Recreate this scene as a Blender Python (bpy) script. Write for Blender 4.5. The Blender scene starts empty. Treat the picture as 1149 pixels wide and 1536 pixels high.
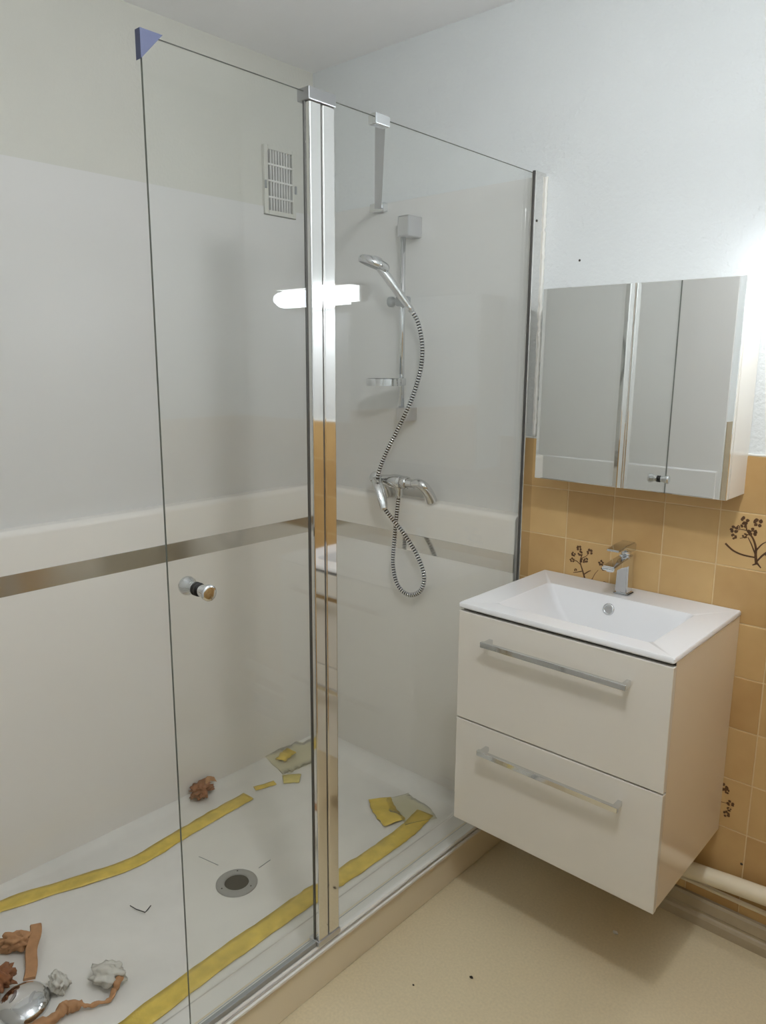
import bpy, bmesh, math, random
from mathutils import Vector, Matrix, noise
random.seed(7)
S = bpy.context.scene
C = S.collection
PI = math.pi

# ------------------------------------------------------------------ camera
cam_data = bpy.data.cameras.new('camera')
cam = bpy.data.objects.new('camera', cam_data); C.objects.link(cam)
right = Vector((0.74284, 0.66944, 0.006046)); up = Vector((-0.134516, 0.140406, 0.980914)); fwd = Vector((-0.655815, 0.729476, -0.19435))
CAM = Vector((2.2866, -2.1267, 1.6468))
cam.matrix_world = Matrix(((right.x, up.x, -fwd.x, CAM.x), (right.y, up.y, -fwd.y, CAM.y), (right.z, up.z, -fwd.z, CAM.z), (0, 0, 0, 1)))
cam_data.sensor_fit = 'VERTICAL'; cam_data.sensor_height = 24; cam_data.lens = 17.7444
cam_data.clip_start = 0.01
S.camera = cam

# ------------------------------------------------------------------ world, exposure
w = bpy.data.worlds.new('world'); S.world = w; w.use_nodes = True
w.node_tree.nodes['Background'].inputs[0].default_value = (0.8, 0.85, 0.9, 1)
w.node_tree.nodes['Background'].inputs[1].default_value = 0.0
S.view_settings.view_transform = 'Standard'; S.view_settings.look = 'None'
S.view_settings.gamma = 1; S.view_settings.use_curve_mapping = False
S.view_settings.exposure = 0.16
WALL_LAMP = 23.0        # emission strength of the tube beside the cabinet
CEIL_LAMP = 185.0        # emission strength of the ceiling globe

# ------------------------------------------------------------------ materials
def nodes(name):
    m = bpy.data.materials.new(name); m.use_nodes = True
    nt = m.node_tree; b = nt.nodes['Principled BSDF']
    return m, nt, b
def srgb(r, g, b):
    f = lambda c: (c / 255 / 12.92) if c / 255 <= 0.04045 else ((c / 255 + 0.055) / 1.055) ** 2.4
    return (f(r), f(g), f(b), 1)
def mat(name, col, rough=0.5, metal=0.0, var=0.0, vscale=8.0, bump=0.0, bscale=200.0, bdist=0.002, coat=0.0, spec=None, detail=4):
    m, nt, b = nodes(name)
    b.inputs['Base Color'].default_value = col
    b.inputs['Roughness'].default_value = rough; b.inputs['Metallic'].default_value = metal
    if coat: b.inputs['Coat Weight'].default_value = coat; b.inputs['Coat Roughness'].default_value = 0.05
    if spec is not None: b.inputs['Specular IOR Level'].default_value = spec
    tc = nt.nodes.new('ShaderNodeTexCoord')
    if var:
        n = nt.nodes.new('ShaderNodeTexNoise'); n.inputs['Scale'].default_value = vscale; n.inputs['Detail'].default_value = detail
        nt.links.new(tc.outputs['Object'], n.inputs['Vector'])
        r = nt.nodes.new('ShaderNodeValToRGB')
        r.color_ramp.elements[0].position = 0.3; r.color_ramp.elements[1].position = 0.7
        r.color_ramp.elements[0].color = tuple(c * (1 - var) for c in col[:3]) + (1,)
        r.color_ramp.elements[1].color = tuple(min(1, c * (1 + var)) for c in col[:3]) + (1,)
        nt.links.new(n.outputs['Fac'], r.inputs['Fac']); nt.links.new(r.outputs['Color'], b.inputs['Base Color'])
    if bump:
        n2 = nt.nodes.new('ShaderNodeTexNoise'); n2.inputs['Scale'].default_value = bscale; n2.inputs['Detail'].default_value = 3
        nt.links.new(tc.outputs['Object'], n2.inputs['Vector'])
        bp = nt.nodes.new('ShaderNodeBump'); bp.inputs['Strength'].default_value = bump; bp.inputs['Distance'].default_value = bdist
        nt.links.new(n2.outputs['Fac'], bp.inputs['Height']); nt.links.new(bp.outputs['Normal'], b.inputs['Normal'])
    return m

M = {}
M['paint'] = mat('wall_paint', srgb(217, 220, 219), 0.75, var=0.02, vscale=3, bump=0.55, bscale=95, bdist=0.004)
M['paint_left'] = mat('wall_paint_cream', srgb(209, 208, 198), 0.75, var=0.02, vscale=3, bump=0.4, bscale=95, bdist=0.003)
M['ceiling'] = mat('ceiling_paint', srgb(243, 243, 243), 0.8, var=0.015, vscale=4, bump=0.3, bscale=120)
M['panel'] = mat('shower_panel_white', srgb(217, 216, 212), 0.3, var=0.008, vscale=2, spec=0.35)
M['panel_low'] = mat('shower_panel_gloss', srgb(235, 231, 223), 0.2, var=0.008, vscale=2, spec=0.4)
M['tray'] = mat('tray_acrylic', srgb(232, 229, 221), 0.2, var=0.035, vscale=9, spec=0.4)
M['apron'] = mat('tray_apron_beige', srgb(224, 212, 186), 0.4, var=0.03, vscale=5)
M['chrome'] = mat('chrome', (0.72, 0.73, 0.74, 1), 0.07, 1.0)
M['alu'] = mat('polished_aluminium', (0.80, 0.79, 0.77, 1), 0.05, 1.0)
M['satin'] = mat('satin_aluminium', (0.62, 0.62, 0.63, 1), 0.28, 1.0)
M['cap'] = mat('grey_cap_metal', (0.42, 0.42, 0.42, 1), 0.3, 1.0)
M['strip'] = mat('strip_metal', (0.78, 0.77, 0.74, 1), 0.16, 1.0)
M['white_lacquer'] = mat('white_lacquer', srgb(219, 213, 201), 0.16, var=0.004, vscale=3, spec=0.5)
M['carcass'] = mat('beige_lacquer', srgb(230, 217, 195), 0.14, var=0.01, vscale=3, spec=0.5)
M['ceramic'] = mat('basin_ceramic', srgb(226, 225, 224), 0.12, spec=0.5)
M['dark'] = mat('dark_gap', (0.02, 0.018, 0.016, 1), 0.7)
M['rubber'] = mat('dark_rubber', srgb(62, 60, 54), 0.6)
M['gasket'] = mat('grey_gasket', srgb(72, 70, 66), 0.5)
M['plastic'] = mat('white_plastic', srgb(225, 224, 218), 0.4)
M['plastic_grey'] = mat('grey_plastic', srgb(150, 152, 150), 0.35)
M['grey_ring'] = mat('drain_flange_grey', srgb(158, 157, 152), 0.35)
M['mirror'] = mat('mirror_silver', (0.92, 0.93, 0.92, 1), 0.012, 1.0)
M['grout'] = mat('grout', srgb(216, 192, 148), 0.85, var=0.05, vscale=30)
M['floor'] = mat('floor_vinyl', srgb(214, 199, 165), 0.5, var=0.055, vscale=140, bump=0.04, bscale=260, spec=0.3)
M['skirting'] = mat('skirting_beige', srgb(172, 157, 130), 0.45, var=0.06, vscale=20)
M['pipe'] = mat('painted_pipe', srgb(228, 216, 188), 0.4, var=0.03, vscale=14)
M['seal'] = mat('white_sealant', srgb(228, 226, 218), 0.5, bump=0.3, bscale=60)
M['blue'] = mat('blue_plastic', srgb(72, 78, 104), 0.45)
M['tape'] = mat('yellow_tape', srgb(222, 194, 92), 0.35, var=0.14, vscale=22, bump=0.5, bscale=90)
M['tape_pale'] = mat('pale_yellow_tape', srgb(216, 200, 122), 0.4, var=0.12, vscale=25, bump=0.4, bscale=70)
M['kraft'] = mat('kraft_tape', srgb(184, 138, 96), 0.65, var=0.12, vscale=40, bump=0.5, bscale=120)
M['kraft_dark'] = mat('kraft_tape_dark', srgb(152, 100, 64), 0.6, var=0.25, vscale=45, bump=0.6, bscale=120)
M['white_lump'] = mat('crumpled_white', srgb(210, 207, 196), 0.45, var=0.08, vscale=40)
M['brown_print'] = mat('brown_print', srgb(88, 58, 30), 0.4, var=0.3, vscale=60)
M['glass_edge'] = mat('glass_edge', srgb(104, 108, 98), 0.25)
M['hole'] = mat('hole_dark', srgb(60, 52, 44), 0.9)

def tile_mat():
    m, nt, b = nodes('ochre_glazed_tile')
    tc = nt.nodes.new('ShaderNodeTexCoord'); oi = nt.nodes.new('ShaderNodeObjectInfo')
    add = nt.nodes.new('ShaderNodeVectorMath'); add.operation = 'ADD'
    mul = nt.nodes.new('ShaderNodeMath'); mul.operation = 'MULTIPLY'; mul.inputs[1].default_value = 37.0
    nt.links.new(oi.outputs['Random'], mul.inputs[0])
    nt.links.new(tc.outputs['Object'], add.inputs[0]); nt.links.new(mul.outputs[0], add.inputs[1])
    n = nt.nodes.new('ShaderNodeTexNoise'); n.inputs['Scale'].default_value = 9; n.inputs['Detail'].default_value = 3
    nt.links.new(add.outputs[0], n.inputs['Vector'])
    mx = nt.nodes.new('ShaderNodeMath'); mx.operation = 'MULTIPLY_ADD'; mx.inputs[1].default_value = 0.5
    mm = nt.nodes.new('ShaderNodeMath'); mm.operation = 'MULTIPLY'; mm.inputs[1].default_value = 0.6
    nt.links.new(n.outputs['Fac'], mm.inputs[0]); nt.links.new(oi.outputs['Random'], mx.inputs[0]); nt.links.new(mm.outputs[0], mx.inputs[2])
    r = nt.nodes.new('ShaderNodeValToRGB')
    r.color_ramp.elements[0].position = 0.15; r.color_ramp.elements[0].color = srgb(180, 142, 90)
    r.color_ramp.elements[1].position = 0.85; r.color_ramp.elements[1].color = srgb(208, 174, 120)
    nt.links.new(mx.outputs[0], r.inputs['Fac']); nt.links.new(r.outputs['Color'], b.inputs['Base Color'])
    b.inputs['Roughness'].default_value = 0.33; b.inputs['Specular IOR Level'].default_value = 0.35
    n2 = nt.nodes.new('ShaderNodeTexNoise'); n2.inputs['Scale'].default_value = 28; nt.links.new(add.outputs[0], n2.inputs['Vector'])
    bp = nt.nodes.new('ShaderNodeBump'); bp.inputs['Strength'].default_value = 0.15; bp.inputs['Distance'].default_value = 0.003
    nt.links.new(n2.outputs['Fac'], bp.inputs['Height']); nt.links.new(bp.outputs['Normal'], b.inputs['Normal'])
    return m
M['tile'] = tile_mat()

def glass_mat(name, tint, f0, rough=0.0, bump=0.0):
    # a clear sheet: transparent body, mirror-like Schlick reflection from both faces
    m = bpy.data.materials.new(name); m.use_nodes = True
    nt = m.node_tree; nt.nodes.clear()
    out = nt.nodes.new('ShaderNodeOutputMaterial'); mix = nt.nodes.new('ShaderNodeMixShader')
    tr = nt.nodes.new('ShaderNodeBsdfTransparent'); tr.inputs[0].default_value = tint
    gl = nt.nodes.new('ShaderNodeBsdfGlossy'); gl.inputs['Roughness'].default_value = rough
    lw = nt.nodes.new('ShaderNodeLayerWeight'); lw.inputs['Blend'].default_value = 0.5
    p = nt.nodes.new('ShaderNodeMath'); p.operation = 'POWER'; p.inputs[1].default_value = 5
    a = nt.nodes.new('ShaderNodeMath'); a.operation = 'MULTIPLY_ADD'; a.inputs[1].default_value = 1 - f0; a.inputs[2].default_value = f0
    nt.links.new(lw.outputs['Facing'], p.inputs[0]); nt.links.new(p.outputs[0], a.inputs[0])
    nt.links.new(a.outputs[0], mix.inputs[0]); nt.links.new(tr.outputs[0], mix.inputs[1]); nt.links.new(gl.outputs[0], mix.inputs[2])
    if bump:
        tc = nt.nodes.new('ShaderNodeTexCoord'); n = nt.nodes.new('ShaderNodeTexNoise'); n.inputs['Scale'].default_value = 25
        nt.links.new(tc.outputs['Object'], n.inputs['Vector'])
        bp = nt.nodes.new('ShaderNodeBump'); bp.inputs['Strength'].default_value = bump; bp.inputs['Distance'].default_value = 0.01
        nt.links.new(n.outputs['Fac'], bp.inputs['Height']); nt.links.new(bp.outputs['Normal'], gl.inputs['Normal'])
    nt.links.new(mix.outputs[0], out.inputs[0])
    return m
M['glass'] = glass_mat('clear_glass', (0.992, 0.996, 0.990, 1), 0.04)
M['film'] = glass_mat('clear_film', (0.985, 0.975, 0.90, 1), 0.04, 0.15, 0.6)

def emit_mat(name, col, strength):
    m, nt, b = nodes(name)
    b.inputs['Base Color'].default_value = (0.9, 0.9, 0.9, 1)
    b.inputs['Emission Color'].default_value = col; b.inputs['Emission Strength'].default_value = strength
    return m

# ------------------------------------------------------------------ mesh helpers
def bm_new(): return bmesh.new()
def box(bm, x0, x1, y0, y1, z0, z1, bev=0.0, seg=2, mi=0):
    r = bmesh.ops.create_cube(bm, size=1.0)
    vs = r['verts']
    for v in vs:
        v.co = Vector(((x0 + x1) / 2 + v.co.x * (x1 - x0), (y0 + y1) / 2 + v.co.y * (y1 - y0), (z0 + z1) / 2 + v.co.z * (z1 - z0)))
    fs = set(f for v in vs for f in v.link_faces)
    for f in fs: f.material_index = mi
    if bev > 0:
        es = list(set(e for v in vs for e in v.link_edges))
        bmesh.ops.bevel(bm, geom=es, offset=bev, segments=seg, affect='EDGES', profile=0.5)
    return bm
def prism(bm, poly, axis, a, b, mi=0):
    # poly: list of 2D points in the plane normal to axis, extruded from a to b
    def P(u, v, t):
        return {0: Vector((t, u, v)), 1: Vector((u, t, v)), 2: Vector((u, v, t))}[axis]
    A = [bm.verts.new(P(u, v, a)) for u, v in poly]; B = [bm.verts.new(P(u, v, b)) for u, v in poly]
    n = len(poly); fs = [bm.faces.new(A), bm.faces.new(B[::-1])]
    for i in range(n): fs.append(bm.faces.new((A[i], B[i], B[(i + 1) % n], A[(i + 1) % n])))
    for f in fs: f.material_index = mi
    bmesh.ops.recalc_face_normals(bm, faces=bm.faces[:])
    return bm
def smooth_path(pts, n=12):
    pts = [Vector(p) for p in pts]; out = []
    for i in range(len(pts) - 1):
        p0 = pts[max(i - 1, 0)]; p1 = pts[i]; p2 = pts[i + 1]; p3 = pts[min(i + 2, len(pts) - 1)]
        for k in range(n):
            t = k / n
            out.append(0.5 * ((2 * p1) + (p2 - p0) * t + (2 * p0 - 5 * p1 + 4 * p2 - p3) * t * t + (3 * p1 - p0 - 3 * p2 + p3) * t ** 3))
    out.append(pts[-1]); return out
def tube(bm, path, rad, sides=12, caps=True, mi=0, flat=None):
    # rad: number or function of index fraction; flat=(su, sv) squashes the cross-section
    path = [Vector(p) for p in path]; n = len(path)
    t0 = (path[1] - path[0]).normalized()
    ref = Vector((0, 0, 1)) if abs(t0.z) < 0.9 else Vector((1, 0, 0))
    u = t0.cross(ref).normalized(); rings = []
    for i, p in enumerate(path):
        t = (path[min(i + 1, n - 1)] - path[max(i - 1, 0)]).normalized()
        u = (u - t * u.dot(t)).normalized(); v = t.cross(u)
        r = rad(i / (n - 1)) if callable(rad) else rad
        su, sv = flat if flat else (1, 1)
        rings.append([bm.verts.new(p + u * (r * su * math.cos(2 * PI * k / sides)) + v * (r * sv * math.sin(2 * PI * k / sides))) for k in range(sides)])
    fs = []
    for i in range(n - 1):
        for k in range(sides):
            fs.append(bm.faces.new((rings[i][k], rings[i][(k + 1) % sides], rings[i + 1][(k + 1) % sides], rings[i + 1][k])))
    if caps: fs.append(bm.faces.new(rings[0][::-1])); fs.append(bm.faces.new(rings[-1]))
    for f in fs: f.material_index = mi; f.smooth = len(f.verts) == 4
    return fs
def lathe(bm, origin, axis, prof, sides=32, mi=0):
    # prof: list of (radius, distance along axis)
    axis = Vector(axis).normalized(); o = Vector(origin)
    ref = Vector((0, 0, 1)) if abs(axis.z) < 0.9 else Vector((1, 0, 0))
    u = axis.cross(ref).normalized(); v = axis.cross(u); rings = []
    for r, d in prof:
        if r < 1e-6: rings.append([bm.verts.new(o + axis * d)])
        else: rings.append([bm.verts.new(o + axis * d + u * (r * math.cos(2 * PI * k / sides)) + v * (r * math.sin(2 * PI * k / sides))) for k in range(sides)])
    for a, b in zip(rings[:-1], rings[1:]):
        for k in range(sides):
            k2 = (k + 1) % sides
            if len(a) == 1 and len(b) == 1: continue
            if len(a) == 1: f = bm.faces.new((a[0], b[k], b[k2]))
            elif len(b) == 1: f = bm.faces.new((a[k], b[0], a[k2]))
            else: f = bm.faces.new((a[k], b[k], b[k2], a[k2]))
            f.material_index = mi; f.smooth = True
    bmesh.ops.recalc_face_normals(bm, faces=bm.faces[:])
    return bm

def obj(name, bm, mats, parent=None, smooth=None, origin=None):
    me = bpy.data.meshes.new(name)
    off = Vector((0, 0, 0))
    if parent is not None:
        p = parent
        while p is not None: off += p.location; p = p.parent
    loc = Vector(origin) if origin else None
    if loc is not None: bmesh.ops.translate(bm, verts=bm.verts[:], vec=-loc)
    elif off.length: bmesh.ops.translate(bm, verts=bm.verts[:], vec=-off)
    bm.to_mesh(me); bm.free()
    for m_ in (mats if isinstance(mats, (list, tuple)) else [mats]): me.materials.append(M[m_] if isinstance(m_, str) else m_)
    if smooth is not None:
        for p_ in me.polygons: p_.use_smooth = True
        if hasattr(me, 'set_sharp_from_angle'): me.set_sharp_from_angle(angle=math.radians(smooth))
    o = bpy.data.objects.new(name, me); C.objects.link(o)
    if parent is not None: o.parent = parent
    if loc is not None: o.location = loc - off
    return o
def tag(o, label, cat, group=None, kind=None):
    o['label'] = label; o['category'] = cat
    if group: o['group'] = group
    if kind: o['kind'] = kind
    return o
def thing(name, label, cat, loc=(0, 0, 0), group=None):
    o = bpy.data.objects.new(name, None); C.objects.link(o); o.location = loc; o.empty_display_size = 0.05
    return tag(o, label, cat, group)
def struct(name, bm, m, label=None, cat=None, smooth=None, origin=None):
    o = obj(name, bm, m, smooth=smooth, origin=origin); o['kind'] = 'structure'
    if label: o['label'] = label
    if cat: o['category'] = cat
    return o

# ------------------------------------------------------------------ dimensions (metres; corner of left and back wall is the origin)
XC, YD, H = 2.45, -2.45, 2.71          # right wall, wall behind the camera, ceiling
YE = -1.94                             # shower end wall
W = 1.003                              # plane of the glass screen
ZT = 1.41                              # top of the wall tiles
TP = 0.1535                            # tile pitch
HP = 2.20                              # top of the shower panels

# ------------------------------------------------------------------ room shell
bm = bm_new(); box(bm, -0.1, XC + 0.1, YD - 0.1, 0.1, -0.1, 0)
struct('floor', bm, 'floor', 'speckled beige vinyl bathroom floor', 'floor')
bm = bm_new(); box(bm, -0.1, XC + 0.1, YD - 0.1, 0.1, H, H + 0.1)
struct('ceiling', bm, 'ceiling', 'plain white painted ceiling', 'ceiling')
bm = bm_new(); box(bm, -0.1, 0, YD - 0.1, 0.1, 0, H)
struct('wall_left', bm, 'paint_left', 'cream painted wall above the white shower panels with vent', 'wall')
bm = bm_new(); box(bm, 0, XC, 0.006, 0.1, 0, H)
wall_back = struct('wall_back', bm, 'paint', 'white rough painted wall with ochre tiles behind the washbasin', 'wall')
bm = bm_new(); box(bm, XC + 0.006, XC + 0.1, YD - 0.1, 0.1, 0, H)
wall_right = struct('wall_right', bm, 'paint', 'white wall with ochre tiles facing the shower screen', 'wall')
bm = bm_new(); box(bm, 0, XC, YD - 0.1, YD, 0, H)
struct('wall_front', bm, 'paint', 'plain white wall behind the viewer', 'wall')
bm = bm_new(); box(bm, 0, 1.02, YE - 0.1, YE, 0, H)
wall_end = struct('wall_shower_end', bm, 'paint', 'short white wall closing the far end of the shower', 'wall')

# tiles: shared meshes, one object each
def tile_mesh(wd, ht):
    bm = bm_new(); box(bm, -wd / 2, wd / 2, 0, 0.007, -ht / 2, ht / 2, 0.0012, 1)
    me = bpy.data.meshes.new('tile'); bm.to_mesh(me); bm.free(); me.materials.append(M['tile']); return me
TW = TP - 0.0028
ME_T = tile_mesh(TW, TW)
zrows = [ZT - TP * (k + 0.5) for k in range(9)]
bm = bm_new(); box(bm, 1.008, XC, 0.0015, 0.0065, 0, ZT + 0.002)
obj('grout', bm, 'grout', wall_back)
ME_FIRST = tile_mesh(1.154 - 1.010 - 0.0028, TW)
tiles = {}
ncol = int((XC - 1.154) / TP)
for i, zc in enumerate(zrows):
    for j in range(-1, ncol + 1):
        if j == -1: me, xc = ME_FIRST, (1.010 + 1.154) / 2
        elif j == ncol:
            x0 = 1.154 + TP * ncol; wd = XC - x0
            if wd < 0.02: continue
            if i == 0: ME_LAST = tile_mesh(wd - 0.0028, TW)
            me, xc = ME_LAST, x0 + wd / 2
        else: me, xc = ME_T, 1.154 + TP * (j + 0.5)
        t = bpy.data.objects.new('tile', me); C.objects.link(t); t.parent = wall_back
        t.location = (xc, random.uniform(-0.0004, 0.0004), zc); t.rotation_euler = (random.uniform(-.004, .004), 0, random.uniform(-.004, .004))
        tiles[(i, j)] = t
bm = bm_new(); box(bm, XC + 0.0015, XC + 0.0065, YD, 0.006, 0, ZT + 0.002)
obj('grout', bm, 'grout', wall_right)
for i, zc in enumerate(zrows):
    for j in range(15):
        t = bpy.data.objects.new('tile', ME_T); C.objects.link(t); t.parent = wall_right
        t.location = (XC, -TP * (j + 0.5) - 0.002, zc); t.rotation_euler = (0, 0, -PI / 2)
bm = bm_new(); box(bm, 1.02, 1.026, YE - 0.099, YE - 0.001, 0, 1.40, 0.001, 1); obj('edge_strip', bm, 'skirting', wall_end)  # beige strip up the free end of the short wall
# white cap line on top of the tiling
bm = bm_new(); box(bm, 1.008, XC, -0.0005, 0.006, ZT, ZT + 0.005, 0.001, 1)
obj('tile_top_bead', bm, 'seal', wall_back)

# printed flower sprigs on the decorated tiles (flat print)
def flower_print(parent, kind):
    bm = bm_new(); rnd = random.Random(kind)
    Y = -0.0006
    def stroke(pts, w0, w1):
        P = smooth_path([(u, 0, v) for u, v in pts], 5); n = len(P); L = []; R_ = []
        for i, p in enumerate(P):
            d = (P[min(i + 1, n - 1)] - P[max(i - 1, 0)]).normalized(); nn = Vector((-d.z, 0, d.x)); ww = (w0 + (w1 - w0) * i / (n - 1)) * 0.68
            L.append(bm.verts.new((p.x + nn.x * ww, Y, p.z + nn.z * ww))); R_.append(bm.verts.new((p.x - nn.x * ww, Y, p.z - nn.z * ww)))
        for i in range(n - 1): bm.faces.new((L[i], L[i + 1], R_[i + 1], R_[i]))
    def flower(u, v, s):
        s *= 1.2
        for k in range(5):
            a = 2 * PI * k / 5 + rnd.random(); cu, cv = u + s * .55 * math.cos(a), v + s * .55 * math.sin(a)
            bm.faces.new([bm.verts.new((cu + s * .42 * math.cos(a + 2 * PI * q / 7) * rnd.uniform(.6, 1.1), Y - 0.00003 * k, cv + s * .42 * math.sin(a + 2 * PI * q / 7) * rnd.uniform(.6, 1.1))) for q in range(7)])
    if kind == 1:      # tree-like sprig
        stroke([(.028, -.058), (.024, -.035), (.022, -.012), (.012, .012), (-.004, .03), (-.008, .05)], .006, .002)
        stroke([(.022, -.03), (.01, -.005), (0, .012)], .003, .0015); stroke([(.024, -.02), (.036, -.002), (.048, .008)], .0035, .0012)
        stroke([(.022, -.04), (-.01, -.038), (-.035, -.03), (-.056, -.014)], .003, .004)
        stroke([(.028, -.05), (.04, -.032), (.05, -.022), (.06, -.012)], .003, .005)
        stroke([(.03, -.055), (.018, -.062)], .004, .002); stroke([(.03, -.055), (.04, -.066)], .004, .002)
        stroke([(-.006, .03), (-.022, .03), (-.034, .022)], .0018, .001); stroke([(0, .02), (-.01, .01), (-.02, .006)], .002, .001); stroke([(0, .03), (.012, .03), (.02, .024)], .002, .001)
        for u, v, s in [(-.012, .056, .011), (.022, .055, .012), (-.014, .043, .008), (-.036, .028, .011), (.010, .027, .012), (-.036, .008, .008), (-.008, .015, .007), (.056, -.03, .009), (.066, -.02, .008), (-.026, .036, .005), (.06, -.01, .006)]: flower(u, v, s)
    elif kind == 2:    # sprig behind the tap
        stroke([(.0, -.062), (-.004, -.04), (-.012, -.018), (-.022, .01), (-.016, .035)], .005, .0018); stroke([(-.008, -.03), (.006, -.018), (.016, -.012)], .003, .0015)
        stroke([(-.014, -.02), (-.03, -.026), (-.044, -.03)], .0025, .0012); stroke([(-.02, .0), (-.036, .01), (-.046, .006)], .002, .001); stroke([(.0, -.055), (.02, -.04), (.03, -.02), (.04, -.006)], .002, .001)
        stroke([(-.02, .02), (-.004, .03), (.006, .042)], .002, .001)
        for u, v, s in [(-.028, .052, .009), (-.024, .036, .009), (-.046, .03, .008), (-.05, .01, .008), (.008, .046, .010), (-.014, .014, .008), (-.002, .018, .008), (.048, .018, .009), (.056, .002, .007), (.02, -.05, .011), (.04, -.052, .009), (.064, -.046, .008), (-.036, -.02, .005)]: flower(u, v, s)
    else:              # scattered sprig low behind the vanity
        stroke([(-.055, -.04), (-.05, -.015), (-.046, .01), (-.05, .03)], .005, .0025); stroke([(-.05, -.03), (-.03, -.024), (-.02, -.005), (-.03, .01)], .004, .002)
        stroke([(-.03, -.012), (-.008, -.004), (.02, .0)], .002, .001); stroke([(-.046, .01), (-.03, .022)], .002, .001)
        for u, v, s in [(-.05, .06, .009), (.004, .046, .012), (.014, .036, .008), (-.046, .0, .011), (-.05, -.036, .011), (-.018, -.004, .010), (-.014, -.016, .008), (.026, .002, .010), (.024, -.016, .007), (.018, -.034, .010), (-.036, .018, .006), (-.034, -.044, .007)]: flower(u, v, s)
    o = obj('flower_print', bm, 'brown_print', None); o.parent = parent; return o
flower_print(tiles[(2, 0)], 2); flower_print(tiles[(1, 3)], 1); flower_print(tiles[(6, 3)], 3); flower_print(tiles[(1, 4)], 2)
for x, z in ((1.147, 1.946), (1.763, 0.243)):
    bm = bm_new(); lathe(bm, (x, 0.0065 if z > 1 else 0.0002, z), (0, -1, 0), [(0, 0.0012), (0.0035, 0.0008), (0.004, 0)], 10)
    obj('screw_hole', bm, 'hole', wall_back)

# skirting along the back wall with a groove
bm = bm_new(); prism(bm, [(0.0, 0.0), (-0.020, 0.0), (-0.020, 0.026), (-0.016, 0.034), (-0.011, 0.038), (-0.011, 0.044), (-0.015, 0.050), (-0.015, 0.080), (-0.010, 0.088), (0.0, 0.088)], 0, 1.03, XC)
sk = struct('baseboard_back', bm, 'skirting', 'grooved beige skirting under the white pipe', 'skirting board')

# ------------------------------------------------------------------ shower wall panels
def rounded_lower(t, z0, z1, r=0.02):
    # profile (distance from wall, z) of the thicker lower panel with a rounded ledge
    pts = [(0, z0), (t, z0)]
    for k in range(7):
        a = k / 6 * PI / 2; pts.append((t - r + r * math.cos(a), z1 - r + r * math.sin(a)))
    pts.append((0, z1 + 0.004)); return pts
ZL = 1.157; T = 0.05
# left wall
p = thing('shower_wall_panel', 'long white shower panel with chrome strip on left wall below the vent', 'wall panel', (0, -0.9, 0.05))
bm = bm_new(); prism(bm, [(YE, ZL - .01), (-0.0, ZL - .01), (-0.0, HP), (-0.098, HP), (-0.098, 2.172), (-0.254, 2.172), (-0.254, HP), (YE, HP)], 0, 0.0, 0.010)
obj('upper_panel', bm, 'panel', p)
bm = bm_new(); prism(bm, rounded_lower(T, 0.05, ZL), 1, YE, -0.0); obj('lower_panel', bm, 'panel_low', p, smooth=40)
bm = bm_new(); box(bm, T - 0.004, T + 0.0015, YE, -T, 0.967, 1.030, 0.001, 1); obj('chrome_strip', bm, 'strip', p)
# back wall
p = thing('shower_wall_panel', 'white shower panel with chrome strip on back wall behind the mixer', 'wall panel', (0.5, 0, 0.05))
bm = bm_new(); box(bm, 0.010, W + 0.005, -0.010 + 0.006, 0.006, ZL - .01, HP, 0.001, 1); obj('upper_panel', bm, 'panel', p)
bm = bm_new(); prism(bm, [(-a + 0.006, b) for a, b in rounded_lower(T + .006, 0.05, ZL)], 0, T, W - 0.006); obj('lower_panel', bm, 'panel_low', p, smooth=40)
bm = bm_new(); box(bm, T, W - 0.006, -T - 0.0015, -T + 0.004, 0.967, 1.030, 0.001, 1); obj('chrome_strip', bm, 'strip', p)
# end wall (seen only in the mirror)
p = thing('shower_wall_panel', 'white shower panel on the short end wall seen in the mirror', 'wall panel', (0.5, YE, 0.05))
bm = bm_new(); box(bm, 0.010, 1.019, YE, YE + 0.010, 0.14, HP, 0.001, 1); obj('upper_panel', bm, 'panel', p)
bm = bm_new(); prism(bm, [(YE + 0.008 + a, b) for a, b in rounded_lower(0.014, 0.14, ZL, 0.006)], 0, T, 1.0); obj('lower_panel', bm, 'panel', p, smooth=40)
bm = bm_new(); box(bm, T, W - 0.006, YE + 0.021, YE + 0.0235, 0.967, 1.030, 0.001, 1); obj('chrome_strip', bm, 'strip', p)

# ------------------------------------------------------------------ shower tray
DR = Vector((0.559, -0.875, 0))
XT = 1.000
def sst(a, b, t):
    t = max(0, min(1, (t - a) / (b - a))); return t * t * (3 - 2 * t)
def tray_z(x, y):
    d = math.hypot(x - DR.x, (y - DR.y) * 0.7)
    z = 0.052 + 0.006 * min(1, d / 0.5)
    z += 0.020 * sst(0.835, 0.865, x)                               # front shoulder
    z += 0.012 * (1 - sst(0.055, 0.085, x))
    z += 0.030 * (1 - sst(0.06, 0.17, -y)) * sst(0.05, 0.12, x)
    z += 0.020 * (1 - sst(0.06, 0.16, y - YE))
    return z
tray = thing('shower_tray', 'low white shower tray with round drain and beige front apron', 'shower tray', (0.5, -0.9, 0))
bm = bm_new()
xs = sorted(set([0.0 + 0.02 * i for i in range(50)] + [0.835, 0.845, 0.855, 0.865, 0.0, XT])); ys = [YE + 0.02 * i for i in range(97)] + [0.0]
grid = [[bm.verts.new((x, y, tray_z(x, y))) for y in ys] for x in xs]
for i in range(len(xs) - 1):
    for j in range(len(ys) - 1):
        f = bm.faces.new((grid[i][j], grid[i + 1][j], grid[i + 1][j + 1], grid[i][j + 1])); f.smooth = True
obj('basin', bm, 'tray', tray)
bm = bm_new(); box(bm, 0.94, 1.008, YE, 0.0, 0, 0.108, 0.004, 2); obj('apron', bm, 'apron', tray)
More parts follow.
